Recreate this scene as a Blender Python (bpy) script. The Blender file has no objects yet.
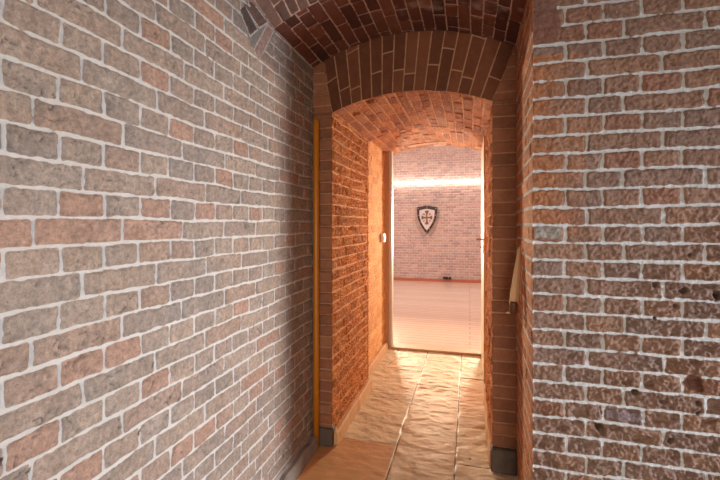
import bpy, bmesh, math, random
import numpy as np
from mathutils import Vector, Matrix

S = bpy.context.scene
C = S.collection
PI = math.pi
H = 1.4                      # eye height

# ------------------------------------------------------------------ camera
cam = bpy.data.cameras.new('camera')
camo = bpy.data.objects.new('camera', cam); C.objects.link(camo)
cam.sensor_width = 36.0
cam.lens = 36.0 * 410 / 720
cam.shift_y = -16 / 720
cam.clip_start = 0.02
camo.location = (0, 0, H)
camo.rotation_euler = (PI / 2, 0, math.radians(15))
S.camera = camo

# ------------------------------------------------------------------ world, light, exposure
w = bpy.data.worlds.new('world'); S.world = w; w.use_nodes = True
w.node_tree.nodes['Background'].inputs[0].default_value = (0.75, 0.86, 1.0, 1)
w.node_tree.nodes['Background'].inputs[1].default_value = 0.6
S.view_settings.view_transform = 'Standard'
S.view_settings.look = 'None'
S.view_settings.exposure = 0.0
S.view_settings.gamma = 1.0
S.view_settings.use_curve_mapping = False
S.cycles.use_denoising = True
S.cycles.max_bounces = 10
S.cycles.diffuse_bounces = 6
S.cycles.sample_clamp_indirect = 6.0


def area(name, loc, target, sx, sy, power, col, spread=None):
    l = bpy.data.lights.new(name, 'AREA'); l.shape = 'RECTANGLE'
    l.size = sx; l.size_y = sy; l.energy = power; l.color = col
    o = bpy.data.objects.new(name, l); C.objects.link(o)
    o.location = loc
    o.rotation_euler = (Vector(target) - Vector(loc)).to_track_quat('-Z', 'Y').to_euler()
    if spread: l.spread = spread
    return o


WARM = (1.0, 0.79, 0.55)
# daylight through the window of the near room (right of the camera)
area('daylight_window', (5.02, 0.62, 0.95), (-0.96, 1.45, 0.75), 1.0, 1.1, 44, (0.80, 0.88, 1.0), 0.9)
# warm-tinted fill light, added at the opening behind the camera
area('back_fill', (0.62, -2.75, 1.1), (0.2, 1.8, 0.7), 1.2, 1.5, 26, (1.0, 0.87, 0.74), 1.45)
# warm ceiling lamp of the near room
area('near_ceiling_lamp', (-0.40, -0.55, 2.62), (0.2, 2.1, 1.5), 0.35, 0.35, 5, (1.0, 0.66, 0.38))
# ceiling lamps of the far room, left and right of the doorway's view
area('ceiling_lamp_left', (-2.7, 7.2, 3.15), (-1.6, 8.6, 0.6), 0.6, 0.6, 74, (1.0, 0.91, 0.86))
area('ceiling_lamp_right', (1.7, 7.2, 3.15), (0.2, 8.6, 0.6), 0.6, 0.6, 74, (1.0, 0.91, 0.86))
# warm spot lamps of the far room that shine back through the doorway
area('warm_lamp_left', (-2.15, 8.6, 1.4), (-0.2, 3.2, 1.3), 0.7, 0.5, 56, WARM, 0.95)
area('warm_lamp_right', (0.90, 8.6, 1.4), (-0.7, 3.0, 1.3), 0.7, 0.5, 56, WARM, 0.95)


# ------------------------------------------------------------------ noise
def _h(ix, iy, iz, seed):
    n = (ix.astype(np.int64) * 374761393 + iy.astype(np.int64) * 668265263 + iz.astype(np.int64) * 2147483647 + seed * 1274126177) & 0xffffffff
    n = ((n ^ (n >> 13)) * 1274126177) & 0xffffffff
    n = ((n ^ (n >> 16)) * 2246822519) & 0xffffffff
    n = n ^ (n >> 15)
    return (n & 0xffffff) / float(0xffffff)


def hsh(a, b, seed):
    a = np.asarray(a); b = np.asarray(b)
    a, b = np.broadcast_arrays(a, b)
    return _h(a, b, np.zeros_like(a), seed)


def vn2(x, y, seed=0):
    """value noise -1..1"""
    xi = np.floor(x); yi = np.floor(y)
    fx = x - xi; fy = y - yi
    fx = fx * fx * (3 - 2 * fx); fy = fy * fy * (3 - 2 * fy)
    z = np.zeros_like(xi)
    a = _h(xi, yi, z, seed); b = _h(xi + 1, yi, z, seed)
    c = _h(xi, yi + 1, z, seed); d = _h(xi + 1, yi + 1, z, seed)
    return 2 * ((a * (1 - fx) + b * fx) * (1 - fy) + (c * (1 - fx) + d * fx) * fy) - 1


def fbm(x, y, oct=3, seed=0):
    t = 0; a = 1; n = 0
    for i in range(oct):
        t = t + a * vn2(x * 2 ** i + 17.3 * i, y * 2 ** i + 5.1 * i, seed + i); n += a; a *= 0.5
    return t / n


def sm(x, a, b):
    t = np.clip((x - a) / (b - a), 0, 1)
    return t * t * (3 - 2 * t)


def lin(c):
    c = np.asarray(c, float) / 255.0
    return np.where(c <= 0.04045, c / 12.92, ((c + 0.055) / 1.055) ** 2.4)


# ------------------------------------------------------------------ brick layout
class Bricks:
    """rows of height c from v0; row r uses joints(r) -> (length, offset)."""
    def __init__(s, c, v0, rows, joint=0.009, jit=0.003, wob=0.004, seed=1, pal=None, rough=0.0025,
                 depth=0.006, override=None, tilt=0.002, edge=0.0016, weights=None, decay=None, tone=0.10, crack=0.0, fq=1.0):
        s.__dict__.update(locals())

    def __call__(s, u, v):
        sd = s.seed
        U = u + s.wob * fbm(u * 9, v * 9, 2, sd + 50)
        V = v + s.wob * 0.8 * fbm(u * 7, v * 7, 2, sd + 60)
        r = np.floor((V - s.v0) / s.c).astype(int)
        # row boundary jitter
        nr = len(s.rows)
        L = np.array([a[0] for a in s.rows])[r % nr]
        O = np.array([a[1] for a in s.rows])[r % nr]
        k = np.floor((U - O) / L).astype(int)
        for _ in range(1):
            lo = O + k * L + s.jit * (2 * hsh(r, k, sd) - 1)
            hi = O + (k + 1) * L + s.jit * (2 * hsh(r, k + 1, sd) - 1)
            k = np.where(U < lo, k - 1, np.where(U >= hi, k + 1, k))
            lo = O + k * L + s.jit * (2 * hsh(r, k, sd) - 1)
            hi = O + (k + 1) * L + s.jit * (2 * hsh(r, k + 1, sd) - 1)
        if s.override is not None:
            lo, hi, k = s.override(r, U, lo, hi, k)
        v_lo = s.v0 + r * s.c + s.jit * 0.4 * (2 * hsh(r, k, sd + 7) - 1)
        v_hi = s.v0 + (r + 1) * s.c + s.jit * 0.4 * (2 * hsh(r, k, sd + 8) - 1)
        hu = np.minimum(U - lo, hi - U) - s.joint / 2
        hv = np.minimum(V - v_lo, v_hi - V) - s.joint / 2
        rr = 0.006
        a = np.maximum(rr - hu, 0); b = np.maximum(rr - hv, 0)
        d = rr - np.sqrt(a * a + b * b)
        d = np.where((hu > rr) & (hv > rr), np.minimum(hu, hv), d)
        d = d + s.edge * fbm(u * 55, v * 55, 2, sd + 3)
        id1 = hsh(r, k, sd + 11); id2 = hsh(r, k, sd + 12); id3 = hsh(r, k, sd + 13)
        su = (U - (lo + hi) / 2); sv = (V - (v_lo + v_hi) / 2)
        tl = s.tilt * ((2 * id2 - 1) + (2 * id3 - 1) * su / 0.1 + (2 * id1 - 1) * sv / 0.05)
        rg = s.rough
        dec = 1.0
        if s.decay is not None:
            dec = s.decay(u, v)
            rg = rg * (1 + 1.7 * dec)
        # wire-cut / weathered brick face
        n = fbm(u * 38 * s.fq, v * 60 * s.fq, 3, sd + 20) + 0.6 * vn2(u * 140 + id1 * 50, v * 140, sd + 25)
        if s.decay is not None:
            n = n - 2.0 * dec * sm(fbm(u * 26 + id2 * 9, v * 34, 2, sd + 33), 0.15, 0.6)
        body = sm(d, 0.0, 0.006)
        ck = 0
        if s.crack:
            # clay folds and fissures of hand-moulded brick, different in every brick
            w1 = np.abs(fbm(u * 22 + id1 * 40 + 0.5 * v, v * 34 + id2 * 30, 2, sd + 90)); gate = sm(fbm(u * 8 + id3 * 9, v * 8, 2, sd + 95), 0.0, 0.4)
            ck = (1 - sm(w1, 0.0, 0.05)) * gate * s.crack
            n = n - 1.6 * ck
        h = -s.depth * (1 - body) + body * (tl + rg * n) + (1 - body) * 0.0015 * fbm(u * 90, v * 90, 2, sd + 41)
        pal = lin(s.pal)
        wts = np.ones(len(pal)) if s.weights is None else np.array(s.weights, float)
        cum = np.cumsum(wts) / wts.sum()
        pi = np.clip(np.searchsorted(cum, id1.ravel()), 0, len(pal) - 1).reshape(id1.shape)
        col = pal[pi]
        val = 1 + s.tone * (2 * id3 - 1) + 0.16 * fbm(u * 14, v * 14, 3, sd + 70)
        val = val * (1 - 0.30 * ck) * (1 + 0.12 * fbm(u * 45, v * 60, 3, sd + 75))
        hue = fbm(u * 11 + 3, v * 13, 2, sd + 77)
        col = col * val[..., None] * (1 + np.stack([0.05 * hue, 0 * hue, -0.04 * hue], -1))
        col = np.clip(col, 0, 1)
        return d, h, col


class Surf:
    def __init__(s):
        s.co = []; s.fa = []; s.d = []; s.col = []; s.n = 0

    def add(s, P, N, bu, bv, lay, fade=True, post=None, scale=1.0, flip=False):
        d, h, col = lay(bu, bv)
        if post is not None:
            d, h, col = post(bu, bv, d, h, col)
        h = h * scale
        if fade:
            m = np.ones_like(h); m[0, :] = 0; m[-1, :] = 0; m[:, 0] = 0; m[:, -1] = 0
            h = h * m
        Q = P + N * h[..., None]
        nu, nv = h.shape
        idx = np.arange(nu * nv).reshape(nu, nv) + s.n
        q = np.stack([idx[:-1, :-1], idx[1:, :-1], idx[1:, 1:], idx[:-1, 1:]], -1).reshape(-1, 4)
        # orient to N
        a = P[1, 0] - P[0, 0]; b = P[0, 1] - P[0, 0]
        NN = np.broadcast_to(N, P.shape)[0, 0]
        if np.dot(np.cross(a, b), NN) < 0: q = q[:, ::-1]
        s.co.append(Q.reshape(-1, 3)); s.fa.append(q); s.d.append(d.ravel())
        s.col.append(np.concatenate([col.reshape(-1, 3), np.ones((nu * nv, 1))], 1)); s.n += nu * nv
        return s

    def build(s, name, m, kind='structure'):
        co = np.concatenate(s.co).astype(np.float32); fa = np.concatenate(s.fa).astype(np.int32)
        me = bpy.data.meshes.new(name)
        me.vertices.add(len(co)); me.vertices.foreach_set('co', co.ravel())
        me.loops.add(fa.size); me.loops.foreach_set('vertex_index', fa.ravel())
        me.polygons.add(len(fa)); me.polygons.foreach_set('loop_start', np.arange(0, fa.size, 4, dtype=np.int32))
        me.update(calc_edges=True); me.validate()
        me.polygons.foreach_set('use_smooth', np.ones(len(me.polygons), bool))
        at = me.attributes.new('edge', 'FLOAT', 'POINT'); at.data.foreach_set('value', np.concatenate(s.d).astype(np.float32))
        ac = me.attributes.new('tint', 'FLOAT_COLOR', 'POINT'); ac.data.foreach_set('color', np.concatenate(s.col).astype(np.float32).ravel())
        me.materials.append(m)
        o = bpy.data.objects.new(name, me); C.objects.link(o)
        if kind: o['kind'] = kind
        return o


def ax(*segs):
    """axis samples: (start, end, step) pieces joined"""
    out = []
    for a, b, st in segs:
        n = max(2, int(round(abs(b - a) / st)) + 1)
        p = np.linspace(a, b, n)
        out.append(p if not out else p[1:])
    return np.concatenate(out)


def V3(x, y, z):
    x, y, z = np.broadcast_arrays(x, y, z)
    return np.stack([x, y, z], -1).astype(float)


# ------------------------------------------------------------------ materials
def nmat(name):
    m = bpy.data.materials.new(name); m.use_nodes = True
    nt = m.node_tree; b = nt.nodes['Principled BSDF']
    return m, nt, b


def brick_mat(name, mortar, mortar2, bump=0.4, rough=0.9, spec=0.25, mscale=1.0, speck=0.5, thr=0.0008, dark=0.55, fine=0.4):
    m, nt, b = nmat(name); N = nt.nodes.new; Lk = nt.links.new
    tc = N('ShaderNodeTexCoord')
    ed = N('ShaderNodeAttribute'); ed.attribute_name = 'edge'
    ti = N('ShaderNodeAttribute'); ti.attribute_name = 'tint'
    n1 = N('ShaderNodeTexNoise'); n1.inputs['Scale'].default_value = 260; n1.inputs['Detail'].default_value = 4
    n2 = N('ShaderNodeTexNoise'); n2.inputs['Scale'].default_value = 70; n2.inputs['Detail'].default_value = 6; n2.inputs['Roughness'].default_value = 0.7
    n3 = N('ShaderNodeTexNoise'); n3.inputs['Scale'].default_value = 9; n3.inputs['Detail'].default_value = 5
    for n in (n1, n2, n3): Lk(tc.outputs['Object'], n.inputs['Vector'])
    # mortar mask
    a = N('ShaderNodeMath'); a.operation = 'MULTIPLY_ADD'; a.inputs[1].default_value = 0.004; Lk(n2.outputs['Fac'], a.inputs[0]); Lk(ed.outputs['Fac'], a.inputs[2])
    r = N('ShaderNodeMapRange'); r.inputs['From Min'].default_value = 0.002 - thr; r.inputs['From Max'].default_value = 0.002 + thr
    Lk(a.outputs[0], r.inputs['Value'])
    # brick tone variation
    cr = N('ShaderNodeMapRange'); cr.inputs['From Min'].default_value = 0.3; cr.inputs['From Max'].default_value = 0.7
    cr.inputs['To Min'].default_value = 1 - speck * 0.5; cr.inputs['To Max'].default_value = 1 + speck * 0.45
    Lk(n2.outputs['Fac'], cr.inputs['Value'])
    mu = N('ShaderNodeVectorMath'); mu.operation = 'SCALE'; Lk(ti.outputs['Color'], mu.inputs[0]); Lk(cr.outputs[0], mu.inputs['Scale'])
    # dark pits
    pr = N('ShaderNodeMapRange'); pr.inputs['From Min'].default_value = 0.30; pr.inputs['From Max'].default_value = 0.40
    pr.inputs['To Min'].default_value = dark; pr.inputs['To Max'].default_value = 1.0; Lk(n1.outputs['Fac'], pr.inputs['Value'])
    mu2 = N('ShaderNodeVectorMath'); mu2.operation = 'SCALE'; Lk(mu.outputs[0], mu2.inputs[0]); Lk(pr.outputs[0], mu2.inputs['Scale'])
    mo = N('ShaderNodeMix'); mo.data_type = 'RGBA'; mo.inputs[6].default_value = (*lin(mortar), 1); mo.inputs[7].default_value = (*lin(mortar2), 1)
    Lk(n3.outputs['Fac'], mo.inputs[0])
    mx = N('ShaderNodeMix'); mx.data_type = 'RGBA'; Lk(r.outputs[0], mx.inputs[0]); Lk(mo.outputs[2], mx.inputs[6]); Lk(mu2.outputs[0], mx.inputs[7])
    Lk(mx.outputs[2], b.inputs['Base Color'])
    b.inputs['Roughness'].default_value = rough
    b.inputs['Specular IOR Level'].default_value = spec
    bp = N('ShaderNodeBump'); bp.inputs['Strength'].default_value = bump; bp.inputs['Distance'].default_value = 0.006
    ad = N('ShaderNodeMath'); ad.operation = 'MULTIPLY_ADD'; ad.inputs[1].default_value = fine; Lk(n1.outputs['Fac'], ad.inputs[0]); Lk(n2.outputs['Fac'], ad.inputs[2])
    Lk(ad.outputs[0], bp.inputs['Height']); Lk(bp.outputs[0], b.inputs['Normal'])
    return m


def plain(name, col, rough=0.6, metal=0.0, noise=0.15, scale=30, bump=0.1, spec=0.5, stretch=(1, 1, 1), emit=None):
    m, nt, b = nmat(name); N = nt.nodes.new; Lk = nt.links.new
    tc = N('ShaderNodeTexCoord'); mp = N('ShaderNodeMapping'); mp.inputs['Scale'].default_value = stretch
    n = N('ShaderNodeTexNoise'); n.inputs['Scale'].default_value = scale; n.inputs['Detail'].default_value = 5
    Lk(tc.outputs['Object'], mp.inputs['Vector']); Lk(mp.outputs[0], n.inputs['Vector'])
    r = N('ShaderNodeMapRange'); r.inputs['To Min'].default_value = 1 - noise; r.inputs['To Max'].default_value = 1 + noise; Lk(n.outputs['Fac'], r.inputs['Value'])
    v = N('ShaderNodeVectorMath'); v.operation = 'SCALE'; v.inputs[0].default_value = tuple(lin(col)); Lk(r.outputs[0], v.inputs['Scale'])
    Lk(v.outputs[0], b.inputs['Base Color'])
    b.inputs['Roughness'].default_value = rough; b.inputs['Metallic'].default_value = metal; b.inputs['Specular IOR Level'].default_value = spec
    if bump:
        bp = N('ShaderNodeBump'); bp.inputs['Strength'].default_value = bump; bp.inputs['Distance'].default_value = 0.004
        Lk(n.outputs['Fac'], bp.inputs['Height']); Lk(bp.outputs[0], b.inputs['Normal'])
    if emit:
        b.inputs['Emission Color'].default_value = (*emit[0], 1); b.inputs['Emission Strength'].default_value = emit[1]
    return m


M_left = brick_mat('pale_wall_brick', (170, 163, 155), (194, 188, 182), bump=0.95, speck=0.75)
M_right = brick_mat('weathered_brick', (172, 173, 173), (198, 199, 200), bump=1.0, speck=0.8, dark=0.5, fine=0.9)
M_jamb = brick_mat('smooth_brown_brick', (160, 118, 92), (172, 130, 102), bump=0.15, speck=0.2, dark=0.85)
M_vault = brick_mat('vault_brick', (172, 140, 124), (190, 160, 144), bump=0.4, speck=0.35)
M_pass = brick_mat('rough_passage_brick', (196, 138, 86), (212, 156, 104), bump=1.0, speck=0.95, dark=0.4)
M_far = brick_mat('far_wall_brick', (196, 184, 178), (204, 193, 187), bump=0.2, speck=0.2)

# ------------------------------------------------------------------ plan
XL, XR = -0.964, 0.252
XE = 0.2395                  # corner of the niche and the right wall       # left wall, niche right wall
D0, D1, DR, D2 = 1.735, 2.45, 3.40, 4.57
PXL, PXR = -0.838, 0.124      # passage
RXL, RXR = -0.925, 0.190     # door recess
XC = -0.3575
YA = 1.9                     # front edge of the niche vault
FY, FZ = 10.1, 2.5           # far wall


def arc(x, xc, half, z0, rise):
    R = (half * half + rise * rise) / (2 * rise)
    return z0 + rise - R + np.sqrt(np.maximum(R * R - (x - xc) ** 2, 0))


zN = lambda x: arc(x, XC, 0.6065, 2.393, 0.157)     # niche vault
zP = lambda x: arc(x, -0.357, 0.481, 2.10, 0.097)  # passage vault
zR = lambda x: arc(x, -0.3675, 0.5575, 2.20, 0.10)  # recess vault
C7 = 0.0695

# ------------------------------------------------------------------ left wall
s1 = 0.1266; o1 = 0.6505
pal_left = [(141, 123, 110), (143, 121, 107), (140, 124, 112), (149, 119, 103), (137, 120, 109), (145, 127, 113), (133, 119, 109)]
lay_left = Bricks(C7, H - 0.0552, [(2 * s1, o1 + .5 * s1), (s1, o1), (2 * s1, o1 + 1.5 * s1), (s1, o1)], joint=0.0085, seed=4,
                  pal=pal_left, weights=[3, 3, 3, 2, 2, 2, 1], rough=0.0030, depth=0.005, jit=0.004, wob=0.007, edge=0.0034, crack=1.3, tone=0.05)


def seg_in(u, v, quad):
    """signed distance inside a convex quad"""
    d = np.full(u.shape, 1e9)
    q = np.array(quad, float); cx = q.mean(0)
    for i in range(len(q)):
        a = q[i]; b = q[(i + 1) % len(q)]; e = b - a; n = np.array([-e[1], e[0]]) / np.hypot(*e)
        if np.dot(cx - a, n) < 0: n = -n
        d = np.minimum(d, (u - a[0]) * n[0] + (v - a[1]) * n[1])
    return d


def px2left(x, y):
    t = 1 / (470.0 - x); Y = 423.6 * t - 0.2583
    zc = Y * math.cos(math.radians(15)) + 0.964 * math.sin(math.radians(15))
    return (Y, H + (224 - y) * zc / 410)


def post_left(u, v, d, h, col):
    # slanted springer brick, cement patch and dark brick where the niche arch starts
    area_q = [px2left(*p) for p in ((240, 10), (262, 4), (277, 31), (259, 61), (249, 37))]
    din = seg_in(u, v, area_q)
    m = din > 0
    col = np.where(m[..., None], lin((128, 118, 110)), col); d = np.where(m, 0.02, d); h = np.where(m, -0.004 + 0.001 * fbm(u * 80, v * 80, 2, 9), h)
    for q, c, rs in (([px2left(*p) for p in ((255.5, 50), (268.5, 25), (274, 31), (259.5, 60))], (150, 122, 108), 0.0),
                     ([px2left(*p) for p in ((241, 10), (245, 5), (258, 29), (251, 35))], (84, 70, 64), 0.0),
                     ([px2left(*p) for p in ((244, 3), (253, 2), (268, 22), (260, 27))], (104, 80, 70), 0.0)):
        dq = seg_in(u, v, q) - 0.003
        mm = dq > -0.003
        bd = (dq > -0.011) & ~mm & m
        col = np.where(bd[..., None], lin((176, 166, 156)), col)
        h = np.where(mm, -0.004 + 0.006 * sm(dq, 0, 0.005), h)
        col = np.where(mm[..., None], lin(c) * (1 + 0.1 * fbm(u * 30, v * 30, 2, 5))[..., None], col)
    # cement skirting at the floor
    b = (v < 0.085)
    d = np.where(b, 0.02, d); h = np.where(b, 0.012 * sm(0.085 - v, 0, 0.02) + 0.002 * fbm(u * 20, v * 20, 3, 2), h)
    col = np.where(b[..., None], lin((150, 142, 138)), col)
    # a few black chips
    for cx, cy, r in CHIPS:
        q = np.hypot(u - cx, (v - cy)) + 0.004 * fbm(u * 120, v * 120, 2, 8)
        m2 = 1 - sm(q, r * 0.6, r)
        h = h - 0.010 * m2; col = col * (1 - 0.75 * m2[..., None])
        d = np.where(m2 > 0.4, 0.02, d)
    return d, h, col


CHIPS = []
for x, y, r in ((140, 433, .008), (153, 390, .004), (180, 399, .006), (172, 397, .006), (119, 428, .006), (255, 421, .005), (253, 178, .004), (2, 462, .008), (128, 193, .004), (169, 190, .003),
                (154, 364, .004), (118, 420, .005), (30, 472, .006), (280, 451, .012), (284, 456, .010), (296, 176, .004), (257, 203, .003)):
    Y, z = px2left(x, y); CHIPS.append((Y, z, r))

Y_ = ax((-2.6, 0.5, 0.02), (0.5, D1 + 0.008, 0.004))
Z_ = ax((0.0, 0.4, 0.006), (0.4, 2.5, 0.0042), (2.5, 3.1, 0.03))
g = np.meshgrid(Y_, Z_, indexing='ij')
Surf().add(V3(XL, g[0], g[1]), np.array([1., 0, 0]), g[0], g[1], lay_left, post=post_left).build('wall_left', M_left)

# ------------------------------------------------------------------ right wall (faces the camera) + niche return
s2 = 0.1297; o2 = 0.3568


def ovr(r, U, lo, hi, k):
    B = (r % 4 == 2)
    m1 = B & (U < 0.5555) & (U >= 0.429); m2 = (r % 2 == 0) & (U < 0.429); m3 = B & (U >= 0.5555) & (U < 0.8157)
    lo = np.where(m1, 0.429, np.where(m2, 0.20, np.where(m3, 0.5555, lo)))
    hi = np.where(m1, 0.5555, np.where(m2, 0.429, np.where(m3, 0.8157, hi)))
    k = np.where(m1, 91, np.where(m2, 92, k))
    m4 = (r % 2 != 0) & (U < o2)
    lo = np.where(m4, 0.15, lo); hi = np.where(m4, o2, hi)
    return lo, hi, k


pal_r = [(134, 105, 90), (138, 107, 90), (131, 105, 92), (136, 100, 84), (127, 103, 92), (131, 107, 96)]
lay_right = Bricks(C7, H - 0.004, [(0.2555, 0.429), (s2, o2), (0.2602, 0.5555), (s2, o2)], joint=0.010, seed=9, pal=pal_r,
                   weights=[3, 3, 2, 1, 2, 1], rough=0.0034, depth=0.006, jit=0.002, wob=0.006, override=ovr, edge=0.005, fq=1.7, tone=0.06,
                   decay=lambda u, v: sm(-(v - 1.28) + 0.9 * (u - 0.45) + 0.25 * fbm(u * 6, v * 6, 2, 3), 0.0, 0.55))


def px2right(x, y):
    u = (x - 360) / 410.0; a = math.atan(u) - math.radians(15); X = D0 * math.tan(a)
    zc = D0 * math.cos(math.radians(15)) - X * math.sin(math.radians(15))
    return X, H + (224 - y) * zc / 410


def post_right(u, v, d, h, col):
    cx, cy = px2right(695, 385)
    q = seg_in(u, v, [px2right(*p) for p in ((683, 383), (690, 374.5), (701, 377), (706, 391), (702, 394), (688, 390))])
    m = sm(q, -0.001, 0.003)
    h = h * (1 - m) - 0.008 * m; col = col * (1 - m[..., None]) + lin((84, 50, 34)) * m[..., None]; d = np.where(q > -0.001, 0.02, d)
    for x, y, r in ((676, 306, .011), (684, 291, .014), (636, 393, .014), (718, 295, .016), (600, 429, .013), (671, 441, .012), (691, 255, .006), (655, 319, .006), (699, 405, .010), (717, 298, .012), (655, 285, .012), (700, 414, .010)):
        cx, cy = px2right(x, y)
        q = np.hypot(u - cx, v - cy) + 0.005 * fbm(u * 90, v * 90, 2, 18)
        m = 1 - sm(q, r * 0.55, r)
        h = h - 0.022 * m; col = col * (1 - 0.55 * m[..., None]); d = np.where(m > 0.3, 0.02, d)
    # bricks tinted more orange towards the corner
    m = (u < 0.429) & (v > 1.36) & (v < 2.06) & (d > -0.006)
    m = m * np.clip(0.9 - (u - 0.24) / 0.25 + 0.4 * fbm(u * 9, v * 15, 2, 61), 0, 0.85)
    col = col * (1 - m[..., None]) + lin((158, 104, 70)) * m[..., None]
    # one smooth violet brick
    q = seg_in(u, v, [px2right(*p) for p in ((605.5, 409), (642.5, 414), (642.5, 425), (605.5, 419))])
    m = sm(q, 0.0, 0.003); h = h * (1 - 0.7 * m); col = col * (1 - m[..., None]) + lin((122, 104, 106)) * m[..., None]
    # cement smeared brick beside the niche corner
    q = seg_in(u, v, [px2right(*p) for p in ((534, 223), (563, 225), (563, 240), (534, 239))]) + 0.012 * fbm(u * 30, v * 30, 3, 5)
    m = sm(q, 0.0, 0.006); col = col * (1 - m[..., None]) + lin((142, 136, 130)) * m[..., None]
    # reddish arch bricks, joints worn away, at the top left corner of the wall
    q = seg_in(u, v, [px2right(*p) for p in ((525, -40), (548, -40), (561, 26), (556, 42), (530, 45))])
    m = q > 0
    d = np.where(m, np.maximum(d, 0.004), d); h = np.where(m, 0.5 * h, h)
    col = np.where(m[..., None], col * 0.4 + 0.6 * lin((112, 72, 62)), col)
    return d, h, col


X_ = ax((XE, 1.0, 0.0032), (1.0, 1.6, 0.008), (1.6, 4.9, 0.03))
Z_ = ax((0.0, 0.4, 0.01), (0.4, 2.45, 0.004), (2.45, 3.1, 0.03))
g = np.meshgrid(X_, Z_, indexing='ij')
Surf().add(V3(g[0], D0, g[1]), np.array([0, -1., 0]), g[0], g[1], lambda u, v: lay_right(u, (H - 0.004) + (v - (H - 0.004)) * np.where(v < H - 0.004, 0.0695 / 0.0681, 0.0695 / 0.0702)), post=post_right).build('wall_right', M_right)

pal_n = [(186, 124, 86), (192, 130, 90), (176, 114, 82), (196, 136, 98)]
lay_ret = Bricks(C7, H - 0.004, [(0.25, 0.06), (0.125, 0.0), (0.25, 0.185), (0.125, 0.0)], joint=0.013, seed=14, pal=pal_n, rough=0.0016, depth=0.003, edge=0.002)
g = np.meshgrid(ax((D0, D1 + 0.005, 0.004)), ax((0, 3.0, 0.006)), indexing='ij')
Surf().add(V3(XE + (XR - XE) * (g[0] - D0) / (D1 - D0), g[0], g[1]), np.array([-1., 0, 0]), g[0], g[1], lay_ret).build('wall_niche_right', M_right)

# ------------------------------------------------------------------ inner wall with the passage arch
pal_j = [(136, 90, 66), (142, 95, 70), (130, 86, 64), (146, 99, 73)]
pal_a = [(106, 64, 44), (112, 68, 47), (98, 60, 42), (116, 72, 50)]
lay_jamb = Bricks(C7, H - 0.016, [(9, -3.3)], joint=0.007, seed=21, pal=pal_j, rough=0.0008, depth=0.003, jit=0.002, tone=0.06, tilt=0.001, edge=0.0012)
sj = Surf()
PI0 = 2.10


def skl(z): return PXL + (z - PI0) / (2.43 - PI0) * (-0.885 - PXL)   # left skewback line
def skr(z): return PXR + (z - PI0) / (2.33 - PI0) * (0.212 - PXR)    # right skewback line


def jamb_patch(xa, xb, za, zb):
    """xa, xb functions of z"""
    t = np.linspace(0, 1, 30); Z = ax((za, zb, 0.005))
    T, ZZ = np.meshgrid(t, Z, indexing='ij')
    X = xa(ZZ) * (1 - T) + xb(ZZ) * T
    sj.add(V3(X, D1, ZZ), np.array([0, -1., 0]), X, ZZ, lay_jamb)


k0 = lambda c: (lambda z: z * 0 + c)
jamb_patch(k0(XL - 0.01), k0(PXL), 0, PI0)
jamb_patch(k0(XL - 0.01), skl, PI0, 2.60)
jamb_patch(k0(PXR), k0(XR + 0.01), 0, PI0)
jamb_patch(skr, lambda z: z * 0 + XR + 0.01, PI0, 2.60)
# ring of upright bricks between the two arcs
NB = 15
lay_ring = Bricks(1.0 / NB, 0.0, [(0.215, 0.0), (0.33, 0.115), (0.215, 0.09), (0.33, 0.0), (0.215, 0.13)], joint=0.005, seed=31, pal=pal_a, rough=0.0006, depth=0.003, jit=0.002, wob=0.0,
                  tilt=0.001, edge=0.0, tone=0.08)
t = np.linspace(0, 1, 260); s_ = np.linspace(0, 1, 90)
T, SS = np.meshgrid(t, s_, indexing='ij')
xi = PXL + (PXR - PXL) * T; xo = -0.905 + (0.262 + 0.905) * T
zi = zP(xi); zo = 2.42 + 0.22 * np.sin(PI * T) ** 0.9
X = xi + (xo - xi) * SS; Z = zi + (zo - zi) * SS


def ringlay(u, v):
    # u = distance along the brick, v = 0..1 across the ring
    d, h, col = lay_ring(u, v)
    # bed joints measured in metres
    f = (v * NB) % 1.0; e = np.minimum(f, 1 - f) * (1.05 / NB) - 0.0035
    e = e + 0.0012 * fbm(u * 50, v * 60, 2, 3)
    r = np.floor(v * NB).astype(int) % 5
    L = np.array([0.215, 0.33, 0.215, 0.33, 0.215])[r]; O = np.array([0, .115, .09, 0, .13])[r]
    fu = ((u - O) / L) % 1.0; eu = np.minimum(fu, 1 - fu) * L - 0.0035
    dd = np.minimum(e, eu)
    return dd, -0.003 * (1 - sm(dd, 0, 0.004)) + 0.0006 * fbm(u * 60, v * 60, 2, 5), col


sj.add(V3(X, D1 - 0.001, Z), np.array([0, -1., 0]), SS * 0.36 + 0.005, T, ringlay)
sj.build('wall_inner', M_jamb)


# ------------------------------------------------------------------ vaults
def arcsurf(surf, zf, x0, x1, ya, yb, lay, nx=160, ystep=0.006, post=None, scale=1.0, over=0.0):
    x = np.linspace(x0, x1, nx); z = zf(x)
    sl = np.concatenate([[0], np.cumsum(np.hypot(np.diff(x), np.diff(z)))])
    Y = ax((ya, yb, ystep))
    dz = np.gradient(z, x)
    n = np.stack([dz, 0 * dz, -np.ones_like(dz)], -1); n /= np.linalg.norm(n, axis=1)[:, None]
    SL, YY = np.meshgrid(sl, Y, indexing='ij')
    P = V3(x[:, None] + 0 * YY, YY, z[:, None] + 0 * YY)
    surf.add(P, np.broadcast_to(n[:, None, :], P.shape), YY, SL, lay, post=post, scale=scale)


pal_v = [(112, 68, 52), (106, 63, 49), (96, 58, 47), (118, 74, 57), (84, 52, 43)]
lay_v = Bricks(0.0665, 0.0, [(0.25, 1.9), (0.25, 1.985), (0.125, 1.94), (0.25, 1.83), (0.25, 1.93), (0.25, 2.02), (0.125, 1.9)], joint=0.007, seed=44, pal=pal_v, rough=0.0016, depth=0.005, tilt=0.0025)


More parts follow.
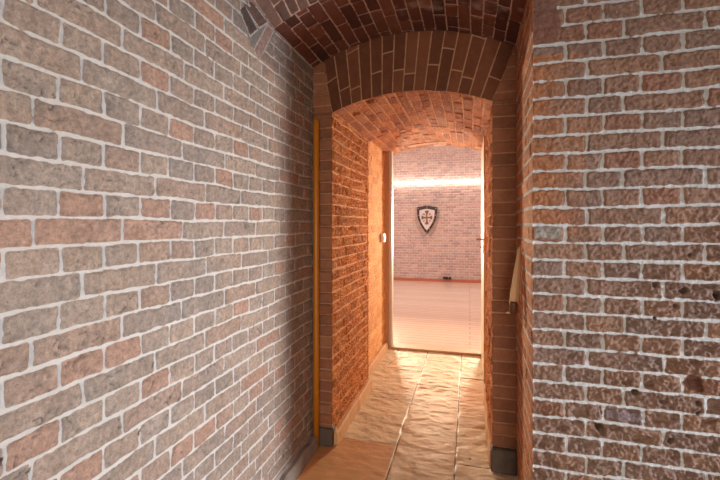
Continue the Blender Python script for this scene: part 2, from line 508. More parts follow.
def post_v(u, v, d, h, col):
    # lime bloom: pale stain band across the crown
    q = np.abs(u - 2.15 + 0.10 * fbm(v * 4, u * 0 + 1, 2, 3)) + 0.05 * fbm(u * 20, v * 12, 2, 6)
    m = (1 - sm(q, 0.015, 0.065)) * sm(v, 0.42, 0.6) * 0.55
    m = m * sm(fbm(u * 14, v * 14, 3, 8), -0.5, 0.3)
    col = col * (1 - m[..., None]) + lin((176, 156, 150)) * m[..., None]
    return d, h, col


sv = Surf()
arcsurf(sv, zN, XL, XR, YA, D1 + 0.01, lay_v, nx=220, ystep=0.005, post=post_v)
# arch ring where the niche vault meets the near room: splayed strip
nt_, ns_ = 220, 60
T, SS = np.meshgrid(np.linspace(0, 1, nt_), np.linspace(0, 1, ns_), indexing='ij')
xa = XL + (XR - XL) * T
PA = V3(xa, YA, zN(xa)); PB = V3(XL + (XR - XL) * T, 1.60 + 0 * T, zN(xa) + 0.065 + 0.16 * np.sin(PI * T))
P = PA * (1 - SS[..., None]) + PB * SS[..., None]
lay_s = Bricks(0.05, 0.0, [(0.22, 0.0), (0.32, 0.11)], joint=0.006, seed=52, pal=[(112, 84, 72), (100, 76, 66), (120, 92, 80)], rough=0.001, depth=0.004)
sv.add(P, np.array([0, -0.4, -0.9]), SS * 0.34, T * 1.25, lay_s)
sv.build('ceiling_niche', M_vault)

# near room vault (axis along X), over the camera
X_ = ax((XL, XR, 0.03), (XR, XR + 0.004, 0.004), (XR + 0.004, 4.9, 0.05)); tY = np.linspace(0, 1, 90)
XX, TT = np.meshgrid(X_, tY, indexing='ij')
Yf = np.where(XX <= XR, 1.60, 1.745)
YY = Yf + (-2.6 - Yf) * TT
lift = np.where(XX <= XR, zN(np.clip(XX, XL, XR)) - 2.393 + 0.16 * np.sin(PI * np.clip((XX - XL) / (XR - XL), 0, 1)), 0)
ZZ = 2.45 + 0.45 * np.sqrt(np.clip(1 - ((YY + 0.5) / 2.25) ** 2, 0, 1)) * sm(1.6 - YY, 0, 0.5) + lift * (1 - sm(1.6 - YY, 0, 0.6))
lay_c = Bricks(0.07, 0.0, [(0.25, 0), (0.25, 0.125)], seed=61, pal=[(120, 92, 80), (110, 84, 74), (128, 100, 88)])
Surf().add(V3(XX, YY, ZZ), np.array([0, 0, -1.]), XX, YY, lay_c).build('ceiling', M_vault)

# ------------------------------------------------------------------ passage walls and vault
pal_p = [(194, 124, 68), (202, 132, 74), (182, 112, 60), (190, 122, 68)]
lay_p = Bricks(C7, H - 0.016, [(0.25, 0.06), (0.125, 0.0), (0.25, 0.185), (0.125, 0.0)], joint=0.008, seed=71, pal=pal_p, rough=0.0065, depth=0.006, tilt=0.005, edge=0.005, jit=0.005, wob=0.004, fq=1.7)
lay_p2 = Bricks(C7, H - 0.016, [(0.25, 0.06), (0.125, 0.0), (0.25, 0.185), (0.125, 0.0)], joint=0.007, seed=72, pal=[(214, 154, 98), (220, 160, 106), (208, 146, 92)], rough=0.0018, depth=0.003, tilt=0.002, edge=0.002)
Yp = ax((D1, DR, 0.0045)); Zp = ax((0, 2.11, 0.0045))
g = np.meshgrid(Yp, Zp, indexing='ij')
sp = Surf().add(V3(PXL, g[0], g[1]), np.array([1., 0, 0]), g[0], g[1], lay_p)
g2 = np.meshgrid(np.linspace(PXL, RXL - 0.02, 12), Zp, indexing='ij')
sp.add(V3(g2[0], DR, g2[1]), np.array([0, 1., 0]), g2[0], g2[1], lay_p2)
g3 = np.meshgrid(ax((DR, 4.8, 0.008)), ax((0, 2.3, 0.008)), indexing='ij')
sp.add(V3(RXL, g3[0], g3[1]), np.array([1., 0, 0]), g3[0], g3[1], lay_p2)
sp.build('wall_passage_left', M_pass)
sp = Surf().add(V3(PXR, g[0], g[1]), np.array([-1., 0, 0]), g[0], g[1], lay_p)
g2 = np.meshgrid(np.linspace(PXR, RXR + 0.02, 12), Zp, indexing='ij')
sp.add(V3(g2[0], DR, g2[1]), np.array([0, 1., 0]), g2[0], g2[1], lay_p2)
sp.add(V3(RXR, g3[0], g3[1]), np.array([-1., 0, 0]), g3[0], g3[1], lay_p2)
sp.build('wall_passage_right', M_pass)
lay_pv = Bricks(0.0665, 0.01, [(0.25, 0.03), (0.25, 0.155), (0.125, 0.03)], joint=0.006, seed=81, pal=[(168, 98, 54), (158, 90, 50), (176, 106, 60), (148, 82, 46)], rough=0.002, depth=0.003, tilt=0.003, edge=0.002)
sc_ = Surf()
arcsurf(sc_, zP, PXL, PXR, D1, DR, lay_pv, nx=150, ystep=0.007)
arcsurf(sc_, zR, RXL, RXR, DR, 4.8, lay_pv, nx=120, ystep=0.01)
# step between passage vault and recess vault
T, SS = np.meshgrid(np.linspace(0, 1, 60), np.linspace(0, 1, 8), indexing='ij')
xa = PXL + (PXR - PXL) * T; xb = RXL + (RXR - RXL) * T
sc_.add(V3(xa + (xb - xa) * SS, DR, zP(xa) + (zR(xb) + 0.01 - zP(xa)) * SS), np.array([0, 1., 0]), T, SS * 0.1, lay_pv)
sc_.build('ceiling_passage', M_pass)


# ------------------------------------------------------------------ generic shapes
def rawobj(name, bm, m, parent=None, smooth=False, kind=None):
    me = bpy.data.meshes.new(name); bm.normal_update(); bm.to_mesh(me); bm.free()
    if smooth: me.polygons.foreach_set('use_smooth', np.ones(len(me.polygons), bool))
    me.materials.append(m)
    o = bpy.data.objects.new(name, me); C.objects.link(o)
    if parent is not None: o.parent = parent
    if kind: o['kind'] = kind
    return o


def bx(bm, x0, x1, y0, y1, z0, z1, bev=0.0):
    r = bmesh.ops.create_cube(bm, size=1)
    vs = r['verts']
    for v in vs:
        v.co = Vector(((x0 + x1) / 2 + v.co.x * (x1 - x0), (y0 + y1) / 2 + v.co.y * (y1 - y0), (z0 + z1) / 2 + v.co.z * (z1 - z0)))
    if bev > 0:
        es = list({e for v in vs for e in v.link_edges})
        bmesh.ops.bevel(bm, geom=es, offset=bev, segments=2, affect='EDGES', profile=0.6)


def tube(bm, pts, rad, n=16, cap=True):
    """circular sweep along points; rad number or list"""
    pts = [Vector(p) for p in pts]
    rings = []
    for i, p in enumerate(pts):
        r = rad[i] if isinstance(rad, (list, tuple)) else rad
        a = pts[max(i - 1, 0)]; b = pts[min(i + 1, len(pts) - 1)]
        d = (b - a).normalized()
        up = Vector((0, 1, 0)) if abs(d.z) > 0.8 else Vector((0, 0, 1))
        e1 = d.cross(up).normalized(); e2 = d.cross(e1)
        rings.append([bm.verts.new(p + (e1 * math.cos(2 * PI * k / n) + e2 * math.sin(2 * PI * k / n)) * r) for k in range(n)])
    for a, b in zip(rings, rings[1:]):
        for k in range(n):
            bm.faces.new((a[k], a[(k + 1) % n], b[(k + 1) % n], b[k]))
    if cap:
        bm.faces.new(rings[0][::-1]); bm.faces.new(rings[-1])


def prism(bm, poly, y0, y1):
    """polygon in XZ extruded along Y"""
    a = [bm.verts.new((x, y0, z)) for x, z in poly]; b = [bm.verts.new((x, y1, z)) for x, z in poly]
    n = len(poly)
    bm.faces.new(a); bm.faces.new(b[::-1])
    for i in range(n): bm.faces.new((a[(i + 1) % n], a[i], b[i], b[(i + 1) % n]))
    bmesh.ops.recalc_face_normals(bm, faces=bm.faces)


def thing(name, label, cat, loc, group=None):
    o = bpy.data.objects.new(name, None); o.empty_display_size = 0.1; C.objects.link(o); o.location = loc
    o['label'] = label; o['category'] = cat
    if group: o['group'] = group
    return o


def tag(o, label, cat, group=None):
    o['label'] = label; o['category'] = cat
    if group: o['group'] = group
    return o


# ------------------------------------------------------------------ floor slabs
class Slabs:
    def __call__(s, u, v):
        X, Y = u, v
        X = X + 0.004 * fbm(X * 6, Y * 6, 2, 5); Y = Y + 0.005 * fbm(X * 5, Y * 5, 2, 6)
        cols = [(-9, -0.445 + 0.0, [-2.0, -1.2, -0.5, 0.25, 0.9, 1.65, 2.565, 3.24, 3.907, 4.6]),
                (-0.445, -0.083, [-2.3, -1.5, -0.8, 0, 0.8, 1.4, 2.10, 2.928, 3.58, 4.25, 4.9]),
                (-0.083, 0.33, [-2.1, -1.3, -0.6, 0.1, 0.7, 1.6, 2.461, 3.147, 3.837, 4.6]),
                (0.33, 0.8, [-2.0, -1.1, -0.3, 0.5, 1.2, 1.9, 2.8]), (0.8, 1.3, [-2.2, -1.4, -0.4, 0.4, 1.1, 1.8]), (1.3, 9, [-2, -1, 0, 1, 2])]
        d = np.full(X.shape, 1.0); idn = np.zeros(X.shape)
        for ci, (a, b, ys) in enumerate(cols):
            m = (X >= a) & (X < b)
            e = np.minimum(X - a, b - X)
            yy = np.array([-9] + ys + [20.])
            k = np.clip(np.searchsorted(yy, Y) - 1, 0, len(yy) - 2)
            e = np.minimum(e, np.minimum(Y - yy[k], yy[k + 1] - Y))
            d = np.where(m, e, d); idn = np.where(m, ci * 31 + k, idn)
        # small corner stone, upper left
        q = -seg_in(u, v, [(-0.99, 4.05), (-0.79, 4.0), (-0.74, 4.25), (-0.80, 4.8), (-0.99, 4.8)])
        d = np.where(np.abs(q) < d, np.abs(q), d)
        d = d - 0.0036 + 0.0013 * fbm(u * 40, v * 40, 2, 9)
        idi = idn.astype(int)
        r1 = hsh(idi, idi, 3)
        # riven stone relief
        n = fbm(u * 7 + r1 * 30, v * 13 + 0.8 * u, 4, 12)
        n2 = fbm(u * 16 + r1 * 12 + 0.8 * n, v * 26 + 0.6 * n, 4, 15); n2 = n2 - 0.8 * np.abs(fbm(u * 9 + 3 + r1 * 7, v * 12 + 1.5 * u, 3, 18))
        smooth_ = ((X < -0.445) & (Y < 2.565)).astype(float)
        body = sm(d, -0.003, 0.003)
        h = -0.004 * (1 - body) + body * (0.006 * n + 0.0042 * n2) * (1 - 0.65 * smooth_)
        base = lin([(214, 196, 166), (222, 206, 176), (208, 188, 158), (218, 198, 168)])[(r1 * 3.99).astype(int)]
        base = np.where(smooth_[..., None] > 0.5, lin((200, 150, 104)), base)
        col = base * (1 + 0.16 * fbm(u * 9, v * 9, 4, 22) + 0.10 * (2 * r1 - 1))[..., None]
        g = smooth_ * fbm(u * 6, v * 90, 3, 24)
        col = col * (1 + 0.14 * g)[..., None]
        # little black chip in the stone
        q = np.hypot((u - 0.0) / 1.0, (v - 2.53) / 1.8)
        m = 1 - sm(q, 0.005, 0.009)
        col = col * (1 - 0.85 * m[..., None])
        return d, h, np.clip(col, 0, 1)


def floor_mat():
    m = brick_mat('flagstone', (70, 46, 30), (60, 40, 26), bump=0.30, rough=0.50, spec=0.45, speck=0.14, dark=0.92)
    return m


FLX = []
g = np.meshgrid(ax((XL - 0.02, 0.30, 0.006), (0.30, 4.9, 0.04)), ax((-2.6, 1.5, 0.03), (1.5, 4.56, 0.006)), indexing='ij')
Surf().add(V3(g[0], g[1], 0.0), np.array([0, 0, 1.]), g[0], g[1], Slabs()).build('floor', floor_mat())

# skirting stones in the passage
M_sk = plain('cement_skirting', (196, 152, 108), rough=0.85, noise=0.2, bump=0.4)
M_dk = plain('dark_plinth_stone', (84, 70, 60), rough=0.7, noise=0.35, bump=0.5)


def rough_strip(name, xw, sgn, y0, y1, h, t, m, seed):
    """uneven skirting: profile swept along Y, joints cut every half metre"""
    n = int((y1 - y0) / 0.012); ys = np.linspace(y0, y1, n)
    bm = bmesh.new(); prev = None
    for y in ys:
        hh = h + 0.010 * float(fbm(np.array([y * 9.]), np.array([seed * 1.]), 3, seed)[0]); tt = t + 0.006 * float(fbm(np.array([y * 12.]), np.array([seed + 5.]), 2, seed)[0])
        ring = [bm.verts.new((xw - sgn * 0.02, y, 0.0)), bm.verts.new((xw - sgn * 0.02, y, hh)), bm.verts.new((xw + sgn * tt * 0.7, y, hh)), bm.verts.new((xw + sgn * tt, y, hh - 0.012)), bm.verts.new((xw + sgn * (tt + 0.004), y, 0.0))]
        if prev:
            for a in range(4): bm.faces.new((prev[a], prev[a + 1], ring[a + 1], ring[a]))
        else: bm.faces.new(ring)
        prev = ring
    bm.faces.new(prev[::-1]); bmesh.ops.recalc_face_normals(bm, faces=bm.faces)
    return rawobj(name, bm, m, kind='structure')


rough_strip('baseboard_left', PXL, 1, D1 + 0.02, DR - 0.01, 0.085, 0.030, M_sk, 3)
rough_strip('baseboard_recess_left', RXL, 1, DR + 0.01, 4.52, 0.075, 0.035, M_sk, 4)
rough_strip('baseboard_right', PXR, -1, D1 + 0.03, DR - 0.01, 0.10, 0.016, M_sk, 5)
rough_strip('baseboard_near_left', XL, 1, -2.6, 2.39, 0.075, 0.045, plain('grey_skirting', (128, 120, 116), rough=0.9, noise=0.3, bump=0.5, scale=14), 6)


def stone(name, x0, x1, y0, y1, z1, seed):
    bm = bmesh.new(); bx(bm, x0, x1, y0, y1, 0, z1, 0.012)
    bmesh.ops.subdivide_edges(bm, edges=bm.edges[:], cuts=3, use_grid_fill=True)
    rnd = random.Random(seed)
    for v in bm.verts:
        if v.co.z > 0.005:
            v.co += Vector((rnd.uniform(-1, 1), rnd.uniform(-1, 1), rnd.uniform(-1, 1))) * 0.002
    return rawobj(name, bm, M_dk, smooth=True, kind='structure')


stone('trim_1', PXL - 0.115, PXL + 0.006, D1 - 0.018, D1 + 0.06, 0.115, 1)
stone('trim_2', PXR - 0.008, XR + 0.004, D1 - 0.03, D1 + 0.06, 0.135, 2)

# ------------------------------------------------------------------ copper-coloured pipe in the corner
M_pipe = plain('ochre_painted_pipe', (176, 108, 22), rough=0.38, metal=0.0, noise=0.12, scale=12, bump=0.05, stretch=(1, 1, 0.2))
M_clip = plain('pipe_clip_metal', (120, 92, 50), rough=0.4, metal=0.8)
xp, yp = XL + 0.031, D1 - 0.032
t_ = thing('corner_pipe', 'slim ochre yellow vertical pipe in the corner left of the passage arch', 'pipe', (xp, yp, 0))
bm = bmesh.new(); zt = 2.065
tube(bm, [(0, 0, 0.001), (0, 0, 0.6), (0, 0, 1.3), (0, 0, zt - 0.02), (0, 0, zt - 0.008), (0, 0, zt)], [0.020, 0.020, 0.020, 0.020, 0.015, 0.006], 20)
rawobj('pipe_body', bm, M_pipe, t_, True)
for z in (0.35, 1.15, 1.95):
    bm = bmesh.new(); tube(bm, [(0, 0, z - 0.009), (0, 0, z + 0.009)], 0.0212, 20); bx(bm, -0.004, 0.004, 0.015, 0.031, z - 0.006, z + 0.006)
    rawobj('pipe_clip', bm, M_pipe, t_, False)

# ------------------------------------------------------------------ hanging tapered object on the niche corner
M_cl = plain('beige_cloth', (206, 170, 130), rough=0.85, noise=0.08, scale=40, bump=0.25, stretch=(4, 4, 0.3))
M_br = plain('brown_wood', (92, 54, 26), rough=0.5, noise=0.25, scale=30, bump=0.1)
M_or = plain('tan_cord', (200, 130, 80), rough=0.7, noise=0.1)
hx, hy, hz = XR - 0.047, 2.12, 0.962
t_ = thing('hanging_pennant', 'narrow tapering beige pennant with brown foot hanging in the corner right of the passage', 'pennant', (hx, hy, hz))
bm = bmesh.new()
prof = [(0.00, 0.0205), (0.05, 0.020), (0.12, 0.016), (0.20, 0.011), (0.25, 0.007), (0.272, 0.004)]
rings = []
for z, r in prof:
    ring = []
    for k in range(24):
        a = 2 * PI * k / 24; f = 1 + 0.16 * math.cos(5 * a + 0.6)
        ring.append(bm.verts.new((math.cos(a) * r * f + 0.027 * (z / 0.272), math.sin(a) * r * 0.6 * f, z + 0.055)))
    rings.append(ring)
for a, b in zip(rings, rings[1:]):
    for k in range(24): bm.faces.new((a[k], a[(k + 1) % 24], b[(k + 1) % 24], b[k]))
bm.faces.new(rings[0][::-1]); bm.faces.new(rings[-1]); bmesh.ops.recalc_face_normals(bm, faces=bm.faces)
rawobj('cloth_body', bm, M_cl, t_, True)
bm = bmesh.new(); tube(bm, [(0, 0, 0.0), (0, 0, 0.004), (0, 0, 0.05), (0, 0, 0.062)], [0.013, 0.0175, 0.0185, 0.017], 18)
rawobj('foot_block', bm, M_br, t_, True)
bm = bmesh.new(); tube(bm, [(0.031, 0, 0.345), (0.032, 0, 0.25), (0.035, 0, 0.12), (0.037, 0, 0.03), (0.033, 0, 0.006), (0.015, 0, 0.0)], 0.0032, 8)
rawobj('cord', bm, M_or, t_, True)
bm = bmesh.new(); tube(bm, [(-0.034, 0, 0.003), (-0.027, 0, 0.006), (-0.013, 0, 0.003)], [0.003, 0.005, 0.004], 8)
rawobj('tassel', bm, M_cl, t_, True)
bm = bmesh.new(); tube(bm, [(0.052, 0, 0.338), (0.036, 0, 0.339), (0.031, 0, 0.348)], 0.0025, 8)
rawobj('wall_hook', bm, M_clip, t_, True)

# ------------------------------------------------------------------ door frame, leaf, threshold
M_fr = plain('brown_frame_wood', (172, 124, 84), rough=0.5, noise=0.15, scale=20, stretch=(6, 6, 0.5))
M_fr2 = plain('grey_frame_paint', (190, 176, 160), rough=0.4, noise=0.06)
M_leaf = plain('cream_door_paint', (206, 184, 150), rough=0.4, noise=0.06)
M_brass = plain('brass', (190, 128, 48), rough=0.3, metal=0.7, noise=0.1)
OXL, OXR = -0.850, 0.150
zD = lambda x: arc(x, -0.35, 0.50, 2.235, 0.062)
t_ = thing('door_1', 'cream door standing wide open in an arched wooden frame at the end of the passage', 'door', (0, 0, 0)); t_['kind'] = 'structure'
bm = bmesh.new(); bx(bm, RXL - 0.005, OXL - 0.032, D2 - 0.03, D2 + 0.10, 0, 2.245, 0.004)
rawobj('left_post', bm, M_fr, t_)
bm = bmesh.new(); bx(bm, OXL - 0.032, OXL, D2 - 0.012, D2 + 0.09, 0, 2.252, 0.004)
rawobj('left_stop', bm, M_fr2, t_)
bm = bmesh.new(); bx(bm, OXR + 0.002, RXR + 0.005, D2 - 0.02, D2 + 0.10, 0, 2.245, 0.004)
rawobj('right_post', bm, M_fr2, t_)
bm = bmesh.new()
xs = np.linspace(RXL - 0.004, RXR + 0.004, 40)
low = [(float(x), float(zD(np.clip(x, OXL, OXR)))) for x in xs]; up = [(float(x), float(zR(np.clip(x, RXL, RXR))) + 0.06) for x in xs[::-1]]
bm2 = bmesh.new()
for i in range(len(xs) - 1):
    q = [low[i], low[i + 1], up[len(xs) - 2 - i], up[len(xs) - 1 - i]]
    a = [bm2.verts.new((x, D2 - 0.012, z)) for x, z in q]; b = [bm2.verts.new((x, D2 + 0.09, z)) for x, z in q]
    bm2.faces.new(a); bm2.faces.new(b[::-1]); bm2.faces.new((a[1], a[0], b[0], b[1])); bm2.faces.new((a[3], a[2], b[2], b[3]))
bmesh.ops.remove_doubles(bm2, verts=bm2.verts, dist=0.0005); bmesh.ops.recalc_face_normals(bm2, faces=bm2.faces); bm.free()
rawobj('arched_head', bm2, M_fr, t_)
bm = bmesh.new(); bx(bm, RXL, RXR, D2 - 0.04, D2 + 0.05, 0.0, 0.022, 0.004); bx(bm, RXL, RXR, D2 + 0.06, D2 + 0.15, 0.0, 0.016, 0.003)
rawobj('threshold', bm, plain('threshold_wood', (176, 140, 104), rough=0.6, noise=0.1), t_)

# open leaf folded back against the right side of the recess, edge towards the camera
LX0, LX1, LY0, LY1 = 0.116, 0.158, 3.72, 4.52
bm = bmesh.new(); bx(bm, LX0, LX1, LY0, LY1, 0.015, 2.17, 0.004)
lf = rawobj('leaf', bm, M_leaf, t_)
for z in (0.33, 1.26, 1.95):
    bm = bmesh.new(); bx(bm, LX0 + 0.002, LX1 - 0.002, LY0 - 0.003, LY0 + 0.02, z - (0.09 if z == 1.26 else 0.035), z + (0.03 if z == 1.26 else 0.035))
    if z < 1.9: rawobj('lock_plate', bm, M_brass, lf)
    else: bm.free()
hd = bmesh.new(); bx(hd, LX0 - 0.006, LX0 + 0.002, LY0 + 0.04, LY0 + 0.075, 1.14, 1.30, 0.002)
rawobj('handle_plate', hd, M_brass, lf)
bm = bmesh.new(); tube(bm, [(LX0, LY0 + 0.058, 1.265), (LX0 - 0.052, LY0 + 0.058, 1.265), (LX0 - 0.056, LY0 + 0.07, 1.265), (LX0 - 0.054, LY0 + 0.17, 1.262)], 0.008, 10)
rawobj('lever_handle', bm, M_brass, lf, True)
bm = bmesh.new(); tube(bm, [(LX0, LY0 + 0.058, 1.19), (LX0 - 0.022, LY0 + 0.058, 1.19)], 0.004, 8); bx(bm, LX0 - 0.026, LX0 - 0.021, LY0 + 0.045, LY0 + 0.071, 1.165, 1.205, 0.002)
rawobj('key', bm, M_clip, lf)

# light switch on the left side of the recess
sw = thing('light_switch', 'small white light switch on the orange brick left of the doorway', 'switch', (RXL + 0.001, 4.35, 1.25))
bm = bmesh.new(); bx(bm, 0, 0.035, -0.042, 0.042, -0.045, 0.045, 0.006)
rawobj('switch_box', bm, plain('white_plastic', (222, 216, 206), rough=0.4, noise=0.02, bump=0), sw)
bm = bmesh.new(); bx(bm, 0.034, 0.041, -0.022, 0.022, -0.025, 0.025, 0.002)
rawobj('rocker', bm, plain('grey_plastic', (196, 190, 182), rough=0.4, noise=0.02, bump=0), sw)

# ------------------------------------------------------------------ far room
FXL, FXR = -4.2, 2.6
lay_f = Bricks(0.062, H, [(0.25, 0.06), (0.125, 0.0), (0.25, 0.185), (0.125, 0.0)], joint=0.011, seed=91,
               pal=[(190, 160, 148), (186, 155, 145), (193, 165, 152), (182, 158, 150), (177, 151, 145), (196, 169, 156)], rough=0.002, depth=0.005, tone=0.08)
Xf = ax((FXL, -2.2, 0.05), (-2.2, 0.6, 0.010), (0.6, FXR, 0.05))
g = np.meshgrid(Xf, ax((0, FZ, 0.010)), indexing='ij')
Surf().add(V3(g[0], FY, g[1]), np.array([0, -1., 0]), g[0], g[1], lay_f).build('wall_far', M_far)
# vault of the far room, axis along X
ang = np.linspace(0, PI, 420)
yc = (4.8 + FY) / 2; hy_ = (FY - 4.8) / 2
yy = yc + hy_ * np.cos(ang); zz = FZ + 1.35 * np.sin(ang)
sl = np.concatenate([[0], np.cumsum(np.hypot(np.diff(yy), np.diff(zz)))])
XX, SLL = np.meshgrid(Xf, sl, indexing='ij')
nn = np.stack([np.zeros_like(ang), -np.cos(ang) * 1.35, -np.sin(ang) * hy_], -1); nn /= np.linalg.norm(nn, axis=1)[:, None]
P = V3(XX, yy[None, :] + 0 * XX, zz[None, :] + 0 * XX)
Surf().add(P, np.broadcast_to(nn[None], P.shape), XX, SLL, lay_f).build('ceiling_far', M_far)
# end walls and the wall around the doorway
M_fp = plain('far_plain_brick', (180, 136, 122), rough=0.9, noise=0.2)


def slab(name, x0, x1, y0, y1, z0, z1, m, kind='structure'):
    bm = bmesh.new(); bx(bm, x0, x1, y0, y1, z0, z1)
    return rawobj(name, bm, m, kind=kind)


slab('wall_far_left', FXL - 0.1, FXL, 4.8, FY + 0.1, 0, 4.0, M_fp)
slab('wall_far_right', FXR, FXR + 0.1, 4.8, FY + 0.1, 0, 4.0, M_fp)
bm = bmesh.new()
bx(bm, FXL, RXL - 0.004, 4.62, 4.8, 0, 4.0); bx(bm, RXR + 0.004, FXR, 4.62, 4.8, 0, 4.0); bx(bm, RXL - 0.004, RXR + 0.004, 4.705, 4.8, 2.30, 4.0)
rawobj('wall_far_front', bm, M_fp, kind='structure')


def wood_floor_mat():
    m, nt, b = nmat('glossy_board_floor'); N = nt.nodes.new; Lk = nt.links.new
    tc = N('ShaderNodeTexCoord'); br = N('ShaderNodeTexBrick')
    br.offset = 0.37; br.inputs['Scale'].default_value = 1.0; br.inputs['Brick Width'].default_value = 7.3; br.inputs['Row Height'].default_value = 0.12
    br.inputs['Mortar Size'].default_value = 0.004; br.inputs['Mortar Smooth'].default_value = 0.3; br.inputs['Bias'].default_value = 0.0
    br.inputs['Color1'].default_value = (*lin((224, 200, 182)), 1); br.inputs['Color2'].default_value = (*lin((215, 188, 168)), 1); br.inputs['Mortar'].default_value = (*lin((140, 98, 72)), 1)
    Lk(tc.outputs['Object'], br.inputs['Vector'])
    mp = N('ShaderNodeMapping'); mp.inputs['Scale'].default_value = (1.5, 30, 1); Lk(tc.outputs['Object'], mp.inputs['Vector'])
    n = N('ShaderNodeTexNoise'); n.inputs['Scale'].default_value = 1.6; n.inputs['Detail'].default_value = 4; Lk(mp.outputs[0], n.inputs['Vector'])
    r = N('ShaderNodeMapRange'); r.inputs['To Min'].default_value = 0.85; r.inputs['To Max'].default_value = 1.15; Lk(n.outputs['Fac'], r.inputs['Value'])
    v = N('ShaderNodeVectorMath'); v.operation = 'SCALE'; Lk(br.outputs['Color'], v.inputs[0]); Lk(r.outputs[0], v.inputs['Scale'])
    Lk(v.outputs[0], b.inputs['Base Color']); b.inputs['Roughness'].default_value = 0.22; b.inputs['Specular IOR Level'].default_value = 0.6
    return m


slab('floor_far', FXL, FXR, 4.57, FY, -0.05, 0.0, wood_floor_mat())
slab('baseboard_far', FXL, FXR, FY - 0.03, FY - 0.006, 0, 0.07, plain('reddish_skirting', (176, 104, 76), rough=0.5))

# strip light on the far wall
sl_ = thing('strip_light', 'long glowing white strip light running along the far wall', 'lamp', (-1.0, FY, 2.43))
bm = bmesh.new(); bx(bm, -3.0, 3.4, -0.020, -0.008, -0.02, 0.02, 0.002)
rawobj('housing', bm, plain('white_profile', (225, 220, 214), rough=0.4, noise=0.02, bump=0), sl_)
bm = bmesh.new(); tube(bm, [(-2.95, -0.055, -0.012), (3.35, -0.055, -0.012)], 0.025, 12)
rawobj('tube', bm, plain('glowing_tube', (255, 250, 240), emit=((1.0, 0.92, 0.82), 11), noise=0, bump=0), sl_)

# heraldic shield
M_sb = plain('dark_iron_rim', (70, 58, 54), rough=0.45, metal=0.5, noise=0.2)
M_sw = plain('white_enamel', (214, 204, 198), rough=0.45, noise=0.1, scale=10)
M_sc = plain('ochre_red_cross', (128, 86, 62), rough=0.6, noise=0.1)
M_rv = plain('rivet_metal', (190, 176, 160), rough=0.3, metal=0.8)
shd = thing('heraldic_shield', 'white heater shield with dark rim and ochre cross on the far wall', 'shield', (-1.005, FY - 0.012, 1.50))


def outline(w, zt, zb, n=14):
    """heater shield outline: slightly peaked top, curved sides to a point"""
    p = []
    for i in range(n + 1):
        a = i / n; p.append((-w + 2 * w * a, zt - 0.035 + 0.035 * (1 - abs(2 * a - 1)) ** 1.0))
    for i in range(1, n + 1):
        a = i / n; p.append((w * (1 - a ** 2.3) * (1 + 0.05 * math.sin(PI * a)), zt - 0.035 + (zb - zt + 0.035) * a))
    for i in range(n - 1, 0, -1):
        a = i / n; p.append((-w * (1 - a ** 2.3) * (1 + 0.05 * math.sin(PI * a)), zt - 0.035 + (zb - zt + 0.035) * a))
    return p


def bulge(x, z): return -0.055 - 0.05 * (1 - min(1, (x / 0.25) ** 2))


def shell(name, poly_o, poly_i, dy, m, parent):
    bm = bmesh.new()
    o_ = [bm.verts.new((x, bulge(x, z) + dy, z)) for x, z in poly_o]; ob = [bm.verts.new((x, -0.002, z)) for x, z in poly_o]
    n = len(poly_o)
    if poly_i:
        i_ = [bm.verts.new((x, bulge(x, z) + dy, z)) for x, z in poly_i]; ib = [bm.verts.new((x, bulge(x, z) + dy + 0.02, z)) for x, z in poly_i]
        for k in range(n):
            j = (k + 1) % n
            bm.faces.new((o_[k], o_[j], i_[j], i_[k])); bm.faces.new((i_[k], i_[j], ib[j], ib[k]))
    else:
        c = bm.verts.new((0, bulge(0, 0) + dy, 0.05))
        for k in range(n): bm.faces.new((o_[k], o_[(k + 1) % n], c))
    for k in range(n):
        j = (k + 1) % n; bm.faces.new((o_[j], o_[k], ob[k], ob[j]))
    bmesh.ops.recalc_face_normals(bm, faces=bm.faces)
    return rawobj(name, bm, m, parent, False)


po = outline(0.238, 0.345, -0.345); pi_ = outline(0.183, 0.270, -0.255)
shell('rim', po, pi_, 0.0, M_sb, shd)
shell('face', outline(0.195, 0.285, -0.275), None, 0.010, M_sw, shd)
cz = 0.055


def cross_arm(ang_, L, w0, w1, split=True, m=M_sc, name='cross_arm', cxx=0, czz=cz):
    bm = bmesh.new(); ca, sa = math.cos(ang_), math.sin(ang_)
    pts = [(0, -w0), (L * 0.55, -w0 * 1.1), (L * 0.8, -w1 * 0.8), (L, -w1), (L * 0.93, -w1 * 0.35), (L * 1.08, 0), (L * 0.93, w1 * 0.35), (L, w1), (L * 0.8, w1 * 0.8), (L * 0.55, w0 * 1.1), (0, w0)]
    q = []
    for a, b in pts:
        x = cxx + a * ca - b * sa; z = czz + a * sa + b * ca
        q.append((x, z))
    f = [bm.verts.new((x, bulge(x, z) - 0.004, z)) for x, z in q]; k = [bm.verts.new((x, bulge(x, z) + 0.014, z)) for x, z in q]
    bm.faces.new(f); bm.faces.new(k[::-1])
    for i in range(len(q)):
        j = (i + 1) % len(q); bm.faces.new((f[j], f[i], k[i], k[j]))
    bmesh.ops.triangulate(bm, faces=bm.faces[:]); bmesh.ops.recalc_face_normals(bm, faces=bm.faces)
    return bm


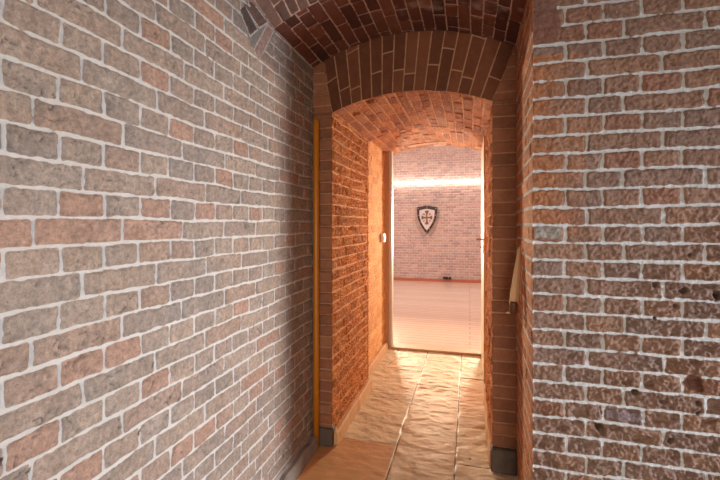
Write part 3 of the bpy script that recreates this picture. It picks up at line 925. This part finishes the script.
bm = bmesh.new()
for a, L in ((0, 0.125), (PI / 2, 0.165), (PI, 0.125), (-PI / 2, 0.165)):
    b2 = cross_arm(a, L, 0.016, 0.052); me_ = bpy.data.meshes.new('tmp'); b2.to_mesh(me_); b2.free(); bm.from_mesh(me_); bpy.data.meshes.remove(me_)
for a in (PI / 4, 3 * PI / 4, 5 * PI / 4, 7 * PI / 4):
    b2 = cross_arm(a, 0.045, 0.006, 0.022, cxx=math.cos(a) * 0.075, czz=cz + math.sin(a) * 0.085); me_ = bpy.data.meshes.new('tmp'); b2.to_mesh(me_); b2.free(); bm.from_mesh(me_); bpy.data.meshes.remove(me_)
rawobj('cross', bm, M_sc, shd)
mid = [((a[0] + b[0]) / 2, (a[1] + b[1]) / 2) for a, b in zip(po, pi_)]
for i in (0, 7, 14, 18, 22, 26, 28, 30, 34, 38):
    x, z = mid[i % len(mid)]
    bm = bmesh.new(); bmesh.ops.create_icosphere(bm, subdivisions=2, radius=0.011)
    for v in bm.verts: v.co = Vector((x + v.co.x, bulge(x, z) - 0.002 + v.co.y * 0.6, z + v.co.z))
    rawobj('rivet', bm, M_rv, shd, True)

# two small dark things at the foot of the far wall
M_bk = plain('black_plastic', (30, 26, 26), rough=0.5, noise=0.1)
for (cx, wd, hh, lab) in ((-0.565, 0.115, 0.05, 'wider, left one of two small black sockets low on the far wall'), (-0.46, 0.06, 0.05, 'narrower, right one of two small black sockets low on the far wall')):
    t_ = thing('wall_socket', lab, 'socket', (cx, FY - 0.045, 0.078), 'black sockets low on the far wall')
    bm = bmesh.new(); bx(bm, -wd / 2, wd / 2, -0.04, 0.045, 0.0, hh, 0.006); rawobj('body', bm, M_bk, t_)
    bm = bmesh.new(); tube(bm, [(0, -0.040, hh * 0.5), (0, -0.043, hh * 0.5)], 0.016, 16); rawobj('outlet', bm, M_sb, t_)

# ------------------------------------------------------------------ rest of the near room's shell (window right, doorway behind)
M_pl = plain('near_plain_brick', (140, 110, 98), rough=0.9, noise=0.2)
bm = bmesh.new()
bx(bm, 4.82, 4.92, -2.7, 0.1, 0, 3.2); bx(bm, 4.82, 4.92, 1.15, 1.80, 0, 3.2); bx(bm, 4.82, 4.92, 0.1, 1.15, 0, 0.35); bx(bm, 4.82, 4.92, 0.1, 1.15, 1.55, 3.2)
rawobj('wall_window_side', bm, M_pl, kind='structure')
bm = bmesh.new()
for a, b, c, d in ((0.1, 0.13, 0.35, 1.55), (1.12, 1.15, 0.35, 1.55), (0.13, 1.12, 0.35, 0.38), (0.13, 1.12, 1.52, 1.55), (0.61, 0.63, 0.38, 1.52)): bx(bm, 4.84, 4.89, a, b, c, d)
rawobj('window_1', bm, M_fr2, kind='structure')
bm = bmesh.new()
bx(bm, -1.0, -0.1, -2.7, -2.6, 0, 3.2); bx(bm, 1.3, 4.92, -2.7, -2.6, 0, 3.2); bx(bm, -0.1, 1.3, -2.7, -2.6, 2.6, 3.2)
rawobj('wall_back', bm, M_pl, kind='structure')
